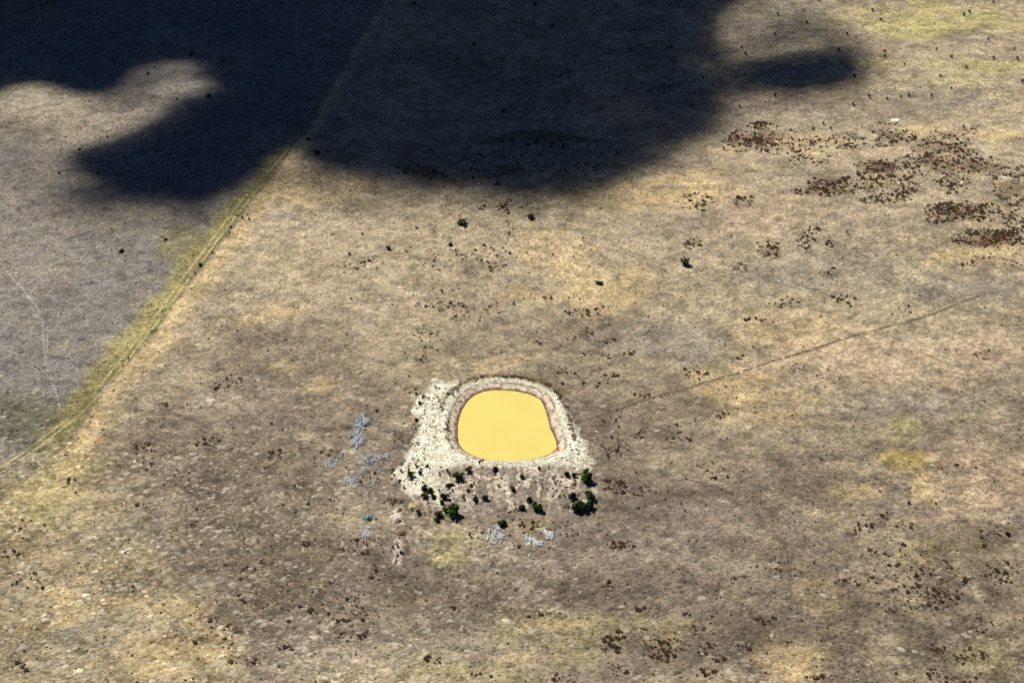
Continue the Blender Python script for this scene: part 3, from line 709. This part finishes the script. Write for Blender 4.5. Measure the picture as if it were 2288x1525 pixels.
big_bank = [(1925,310,105,'g','tall green shrub at the corner of the clay bank, above the paired green shrubs'),(1905,240,60,'g','small green shrub touching the tall one at the clay bank corner'),
 (1840,595,105,'g','broad green shrub at the foot of the dam, beside the round soil mound'),(1935,480,85,'g','green shrub behind the lowest pair at the dam corner'),
 (1938,560,85,'g','bright green rounded shrub at the dam corner, next to the broad one'),(1772,475,70,'d','dark twin-topped shrub behind the round soil mound'),
 (1440,585,85,'g','green shrub standing lowest on the grey outer bank face'),(1365,500,55,'d','dark shrub just behind the lowest green one on the bank face'),(1293,575,58,'d','black-green shrub alone at the foot of the bank face'),
 (645,625,125,'g','largest green shrub at the foot of the dam bank'),(565,600,50,'o','olive shrub pressed against the largest green shrub'),(503,640,68,'o','olive shrub beside the largest one at the bank foot'),(487,690,52,'o','olive shrub lowest of the row at the bank foot'),
 (560,480,68,'d','dark green shrub above the largest one on the bank'),(690,285,85,'o','broad olive shrub on the pale bank near the water'),(610,360,125,'d','long low dark bush lying across the pale bank'),
 (245,275,62,'o','olive-topped shrub on the white clay shoulder'),(373,395,55,'d','dark shrub on the clay, uppermost of a group of three'),(432,415,48,'d','dark shrub on the clay, middle of a group of three'),(376,462,58,'o','olive and black shrub on the clay, lowest of a group of three'),
 (463,475,48,'d','round black shrub below the group of three'),(538,530,42,'d','black shrub between the round one and the largest'),(790,222,58,'o','olive shrub by the near waterline of the pond'),(1043,215,56,'d','dark shrub at the middle of the near waterline'),
 (945,490,62,'o','olive shrub alone halfway down the grey bank face'),(855,500,52,'d','dark shrub beside the olive one halfway down the bank'),(1210,395,46,'o','narrow olive shrub in the middle of the bank face'),(1300,280,44,'d','dark shrub high on the bank face below the waterline'),
 (1725,255,50,'d','dark shrub near the clay corner, farther from the tall green one'),(1790,268,44,'d','dark shrub near the clay corner, next to the tall green one'),(1105,730,62,'g','green shrub behind the white branch heap'),(322,622,46,'o','olive shrub between the spoil mounds and the bank')]
for zx, zy, s, t, L in big_bank:
    p = z2(zx, zy)
    if 'long low' in L: shrub(*p, 13, t, L, None, .8, 2.2)
    else: shrub(*p, s * .236 * 1.28, t, L, None, 1.0)
for zx, zy, s in [(1455,205,38),(1548,190,25),(1590,290,30),(1612,340,30),(520,268,28),(515,408,35),(640,410,32),(780,408,30),(750,485,36),(845,340,30),(1075,360,30),(1655,465,26),(1697,455,28),(1970,618,34),(255,588,34),(1590,712,22),(1150,722,22)]:
    shrub(*z2(zx, zy), max(s * .236, 5.5), 'd', SH_BANK, 'small shrubs on the bank face', 1.25)
for zx, zy, s in [(895,148,30),(590,225,42),(615,265,38),(740,250,30),(690,325,33),(400,182,38),(295,172,38),(225,218,38),(330,248,44),(340,210,30),(155,228,38),(160,160,26),(140,335,25),(180,385,35)]:
    shrub(*z2(zx, zy), s * .236, 'd', SH_CLAY, 'small shrubs on the white clay', 1.2)
def z3(zx, zy): return 890 + zx * .105, 840 + zy * .105
for zx, zy, s in [(787,255,72),(585,455,50),(748,490,50),(365,1130,55),(1070,970,55),(1040,1060,60),(1055,1135,80),(1020,1310,55),(237,372,55)]:
    shrub(*z3(zx, zy), max(s * .105, 5.5), 'd', SH_CLAY, 'small shrubs on the white clay', 1.2)
shrub(*z3(460, 590), 10.5, 'o', 'green-topped shrub on the outer edge of the white clay', None, 1.1)
shrub(*z3(390, 945), 10.5, 'd', 'ragged black shrub on the outer edge of the white clay', None, 1.0)
# paddock shrubs
shrub(1030, 500, 26, 'o', 'lone rounded olive-green shrub on the straw coloured grass behind the dam', None, .55)
shrub(1187, 488, 22, 'y', 'grey-green shrub behind the dam, close to the cloud shadow edge', None, .75)
shrub(1530, 592, 30, 'y', 'ragged grey-green shrub on straw coloured grass near brown weed mats', None, .8)
shrub(1340, 634, 18, 'd', 'flat dark shrub on the bright straw patch behind the dam', None, .6)
shrub(868, 557, 16, 'y', 'grey-green shrub near scattered dark shrubs behind the dam', None, .8)
shrub(2030, 1124, 9.5, 'd', 'black round shrub beside the olive grass patch', None, 1.0)
shrub(2253, 1194, 13, 'd', 'black shrub alone on the tan grass beyond the olive patch', None, .9)
shrub(2091, 1126, 8, 'd', 'small black shrub at the tip of the olive grass patch', None, 1.0)
for a, b, s in [(930,510,9),(810,524,8),(1007,549,11),(908,562,7),(781,569,9),(987,650,9),(1234,570,7),(1281,574,6),(784,668,6),(1148,680,9),(1200,742,6),(1018,560,6)]:
    shrub(a, b, s, 'd', 'small dark shrub scattered on the straw grass behind the dam', 'small shrubs behind the dam')
for a, b, s in [(515,508,8),(541,488,8),(557,491,8),(530,483,6),(475,565,7),(448,593,11),(437,612,6),(512,520,7),(362,696,5),(287,800,6),(275,818,6),(388,733,5)]:
    shrub(a, b, s, 'd', 'small dark shrub along the fence line between olive and straw grass', 'shrubs along the fence line')
for a, b, s in [(272,562,12),(370,536,10),(465,216,14),(428,122,13),(330,166,9),(240,306,8),(200,226,6),(500,138,11),(395,222,7),(132,388,9),(710,342,17),(690,312,11)]:
    shrub(a, b, s, 'd', 'dark shrub standing in the grey paddock under the cloud shadow' if b < 400 else 'dark shrub in the sunlit part of the grey paddock', 'shrubs in the grey paddock', .7)
UR = [(908,8),(634,103),(825,155),(612,231),(394,318),(418,363),(1097,230),(1040,338),(1060,426),(1343,346),(1349,382),(1320,136),(1265,75),(1480,435),(1145,514),(1912,85),(1878,103),(2072,20),(2037,267),(2214,329),(2233,397),(1795,384),(1890,455),(1718,511),(1790,592),
      (2269,549),(1658,639),(1508,646),(1455,650),(1363,664),(1243,651),(1135,702),(1876,849),(985,860),(870,863),(935,830),(613,643),(60,709),(380,719),(133,523),(1693,331),(2075,394)]
for i, (zx, zy) in enumerate(UR):
    shrub(1526 + zx / 2.99, zy / 2.99 + .5, random.choice([6.0, 7.0, 7.5, 8.5]), 'd', 'small black shrub dotted over the far olive-tinged paddock', 'small shrubs in the far paddock', 1.25)
for a, b in [(1195,12),(925,10),(945,137),(1340,20),(1480,95),(1125,250),(1235,60),(1395,200),(880,60),(1060,100),(1270,230),(1005,120)]:
    shrub(a, b, random.choice([6, 8, 10.5]), 'd', 'dark shrub in the deep cloud shade of the far paddock', 'shrubs in the cloud shade', .9)
for a, b, s in [(638,760,6),(650,783,6),(1660,1053,5),(1680,1110,5),(1775,1165,5),(2016,1218,6),(1818,1258,6),(1190,1495,5),(1065,1505,5),(853,1207,5),(1443,1087,6),(1493,1100,6),(1487,1115,6),(1523,1125,6),(1533,1069,6)]:
    shrub(a, b, s, 'd', 'tiny dark bush on the open grey-brown thatch', 'tiny bushes on open thatch')
for (a, b, s), L in zip([(878,1222,8),(889,1222,8),(896,1236,11)], ['small black shrub on the spoil mounds beside the branch heaps'] * 3):
    shrub(a, b, s, 'd', L, 'shrubs on the spoil mounds', 1.0)

# ------------------------------------------------------------------ soil mounds
def mound(px_, py_, wpx, hgt, tones, label, name='soil_mound', aspect=1.0, group=None, seed=0, rough=.25):
    x, y, z = on_ground(px_, py_); r0 = .5 * wpx * m_per_px(px_, py_)
    K, A = 7, 18; V, C = [], []
    t = np.linspace(0, 1, K)
    for i in range(K):
        for j in range(A):
            a = j * 2 * math.pi / A
            rr_ = r0 * t[i] * (1 + .22 * math.sin(2 * a + seed) + .12 * math.sin(5 * a + 2 * seed))
            hh = hgt * (1 - t[i] ** 1.6) * (1 + rough * random.uniform(-1, 1)) if i < K - 1 else -.15
            V.append((rr_ * math.cos(a), rr_ * math.sin(a) * aspect, hh))
            k = t[i] + random.uniform(-.15, .15)
            cA, cB = TONE[tones[0]], TONE[tones[1]]
            C.append(cA + (cB - cA) * min(max(k * 1.1 - .1, 0), 1))
    F = []
    for i in range(K - 1):
        for j in range(A):
            j2 = (j + 1) % A; F.append((i * A + j, (i + 1) * A + j, (i + 1) * A + j2, i * A + j2))
    o = link(name, mesh_from(name, np.array(V), np.array(F), M_GROUND, np.array(C), smooth=True), (x, y, z))
    return tag(o, label, 'mound', group)
for i, (a, b, s, h, tn) in enumerate([(891,1139,14,1.3,('PW','L')),(889,1164,16,1.5,('PW','T')),(895,1190,22,1.6,('B','N')),(884,1212,14,1.2,('PW','B')),(885,1238,16,1.5,('PW','B')),(882,1253,15,1.2,('PW','L'))]):
    mound(a, b, s, h, tn, 'pale spoil mound in the line between branch heaps and dam' if tn[0] == 'PW' else 'brown spoil mound in the line of pale ones', 'spoil_mound', 1.2, 'line of spoil mounds' if tn[0] == 'PW' else None, i)
mound(1263, 1130, 24, 1.5, ('T', 'T'), 'round grey-brown soil mound beside the broad green shrub', seed=3, rough=.08)
mound(955, 1140, 26, 1.0, ('B', 'T'), 'low tan soil mound beside the largest green shrub', seed=4, aspect=1.3, rough=.1)
mound(1120, 1133, 34, .8, ('B', 'T'), 'low wide soil mound at the foot of the bank face', seed=6, rough=.1)
mound(925, 1128, 26, .7, ('L', 'Y'), 'low straw-tinted soil mound near the spoil line', seed=7, rough=.1)
mound(2000, 268, 20, .3, ('W', 'W'), 'white bare clay scald alone on the far paddock', 'clay_mound', 1.0, seed=1)
mound(2247, 397, 26, .3, ('PW', 'L'), 'pale flat clay scald among the brown weed mats', 'clay_mound', 1.0, seed=2)
mound(2149, 408, 15, .5, ('W', 'L'), 'small white clay mound among the brown weed mats', 'clay_mound', 1.0, seed=5)
mound(972, 849, 17, .6, ('W', 'W'), 'small white clay mound behind the dam bank', 'clay_mound', 1.2, seed=8)
mound(1333, 965, 8, .6, ('W', 'L'), 'tiny pale clay lump beside the dam rim', 'clay_mound', 1.2, seed=9)
mound(1184, 1240, 6, .7, ('W', 'W'), 'tiny white clay lump below the ring of bleached logs', 'clay_mound', 1.0, seed=10)
mound(1483, 1201, 5, .5, ('W', 'W'), 'tiny white clay lump alone on the grey thatch', 'clay_mound', 1.0, seed=11)

# ------------------------------------------------------------------ heaps of dead branches
def branch_mesh(seed, mat):
    r = np.random.default_rng(seed); V, F = [], []
    def limb(p, d, l, rad, depth):
        K = 5; S = 4; b = len(V); pts = [p]
        for i in range(S):
            d = d + r.normal(size=3) * .16; d[2] *= .7; d = d / np.linalg.norm(d); pts.append(pts[-1] + d * l / S)
        up = np.array([0, 0, 1.0]); sd = np.cross(d, up); sd /= np.linalg.norm(sd) + 1e-6; up = np.cross(sd, d)
        for i, q in enumerate(pts):
            rr_ = rad * (1 - .75 * i / S)
            for k in range(K):
                a = k * 2 * math.pi / K; V.append(q + rr_ * (sd * math.cos(a) + up * math.sin(a)))
        for i in range(S):
            for k in range(K):
                k2 = (k + 1) % K; F.append((b + i * K + k, b + i * K + k2, b + (i + 1) * K + k2, b + (i + 1) * K + k))
        if depth:
            for j in range(2):
                q = pts[1 + j]; dd = d + r.normal(size=3) * .7; dd[2] = abs(dd[2]) * .6; dd /= np.linalg.norm(dd)
                limb(q, dd, l * .55, rad * .55, 0)
    limb(np.array([-.5, 0, 0]), np.array([1.0, 0, 0]), 1.0, .05, 1)
    return mesh_from('branch', np.array(V), np.array(F), mat)
BR = {'w': [branch_mesh(2000 + i, M_WOOD_WHITE) for i in range(5)], 'g': [branch_mesh(2100 + i, M_WOOD_GREY) for i in range(5)], 't': [branch_mesh(2200 + i, M_TEAL) for i in range(3)]}
def heap(px_, py_, rx, ry, n, kinds, label, hgt=1.2, ln=(2.2, 4.5), ring=False, name='branch_heap', align=None):
    x, y, z = on_ground(px_, py_)
    e = bpy.data.objects.new(name, None); e.location = (x, y, z); col.objects.link(e); tag(e, label, 'branch heap')
    k = m_per_px(px_, py_); RX = rx * k * 1.25; RY = 1.25 * ry * k / math.sin(math.atan2(CAM_H, math.hypot(x, y)))
    n = int(n * 2.2)
    for i in range(n):
        a = (random.uniform(3.0, 4.9) if random.random() < .62 else random.uniform(-.3, 1.3)) if ring else random.uniform(0, 6.28); q = random.uniform(.6, 1.0) if ring else math.sqrt(random.uniform(0, 1))
        bx, by = RX * q * math.cos(a), RY * q * math.sin(a)
        o = link('branch', BR[random.choice(kinds)][i % 3], (bx, by, max(.12, hgt * (1 - q) * random.uniform(.5, 1)) + .1), e, 0, random.uniform(ln[0] * .45, ln[1]))
        o.scale = (o.scale[0], o.scale[1] * 1.75, o.scale[2] * 1.75)
        az = random.uniform(0, 6.28) if align is None else random.gauss(R(align), .45)
        if ring: az = a + 1.57 + random.gauss(0, .5)
        o.rotation_euler = (random.gauss(0, .3), random.gauss(0, .12), az)
    return e
heap(812, 942, 9, 14, 16, 'gg', 'blue-grey heap of dead branches, first of the long windrow', align=70)
heap(797, 982, 11, 16, 22, 'gg', 'blue-grey heap of dead branches, widest of the long windrow', align=65)
heap(838, 945, 10, 5, 7, 'wg', 'few pale branches lying beside the windrow top', .5, (1.2, 2.5))
heap(870, 962, 8, 3, 4, 'wg', 'two or three pale sticks between the windrow and the clay bank', .4, (1.2, 2.6))
heap(738, 1036, 13, 10, 13, 'wwg', 'pale heap of broken branches away from the windrow, near brown weeds', .8, (1.4, 3))
heap(765, 1020, 10, 8, 6, 'wg', 'thin scatter of sticks between the windrow and the pale heap', .5, (1.2, 2.4))
heap(826, 1024, 11, 9, 11, 'gw', 'grey branch heap in the middle of the scattered row', .8, (1.5, 3))
heap(858, 1025, 10, 10, 12, 'gw', 'grey branch heap of the row closest to the clay bank', .8, (1.5, 3))
heap(812, 1052, 10, 9, 10, 'wg', 'pale and dark branch heap below the middle grey one', .8, (1.5, 2.8))
heap(852, 1048, 6, 4, 4, 'wg', 'small white stick pile near the clay bank', .4, (1.0, 2.0))
heap(792, 1076, 16, 11, 17, 'gw', 'spread-out grey branch heap, lowest of the scattered row', .8, (1.4, 2.8))
heap(830, 1090, 18, 12, 11, 'wg', 'thin pale litter of sticks under the scattered row', .3, (1.2, 2.4))
heap(818, 1192, 11, 14, 16, 'wwg', 'white and blue-grey branch heap below the blue-green one', 1.1, (1.8, 3.4))
heap(1104, 1196, 14, 17, 24, 'www', 'bright white heap of bleached branches below the dam, beside brown weeds', 1.5, (2.2, 4.2))
heap(1205, 1200, 25, 14, 26, 'www', 'broken ring of bleached white logs around brown earth', .7, (2.0, 4.2), True)
# the blue-green heap: crumpled sheets with pale sticks round them
def sheet_mesh(seed):
    r = np.random.default_rng(seed); n = 6
    gx_, gy_ = np.meshgrid(np.linspace(-.5, .5, n), np.linspace(-.4, .4, n))
    z_ = .12 * np.sin(gx_ * 9 + r.uniform(0, 6)) + .06 * r.normal(size=gx_.shape)
    V = np.stack([gx_.ravel(), gy_.ravel(), z_.ravel()], 1); V2 = V - np.array([0, 0, .03])
    I = np.arange(n * n).reshape(n, n); q = np.stack([I[:-1, :-1], I[:-1, 1:], I[1:, 1:], I[1:, :-1]], -1).reshape(-1, 4)
    ring = np.concatenate([I[0, :], I[1:, -1], I[-1, ::-1][1:], I[::-1, 0][1:-1]]); nx_ = np.roll(ring, -1)
    s_ = np.stack([ring, ring + n * n, nx_ + n * n, nx_], 1)
    return mesh_from('sheet', np.concatenate([V, V2]), np.concatenate([q, q[:, ::-1] + n * n, s_]), M_TEAL)
e = heap(822, 1157, 10, 7, 7, 'tw', 'small blue-green debris heap with pale sticks around it', .6, (1.4, 2.6), False, 'debris_heap')
e['category'] = 'debris'
SM = [sheet_mesh(i) for i in range(3)]
for i in range(5):
    o = link('sheet', SM[i % 3], (random.uniform(-1, 1), random.uniform(-1.2, 1.2), .45 + .2 * i), e, random.uniform(0, 6), random.uniform(1.4, 2.0))
    o.rotation_euler = (random.gauss(0, .4), random.gauss(0, .4), random.uniform(0, 6))
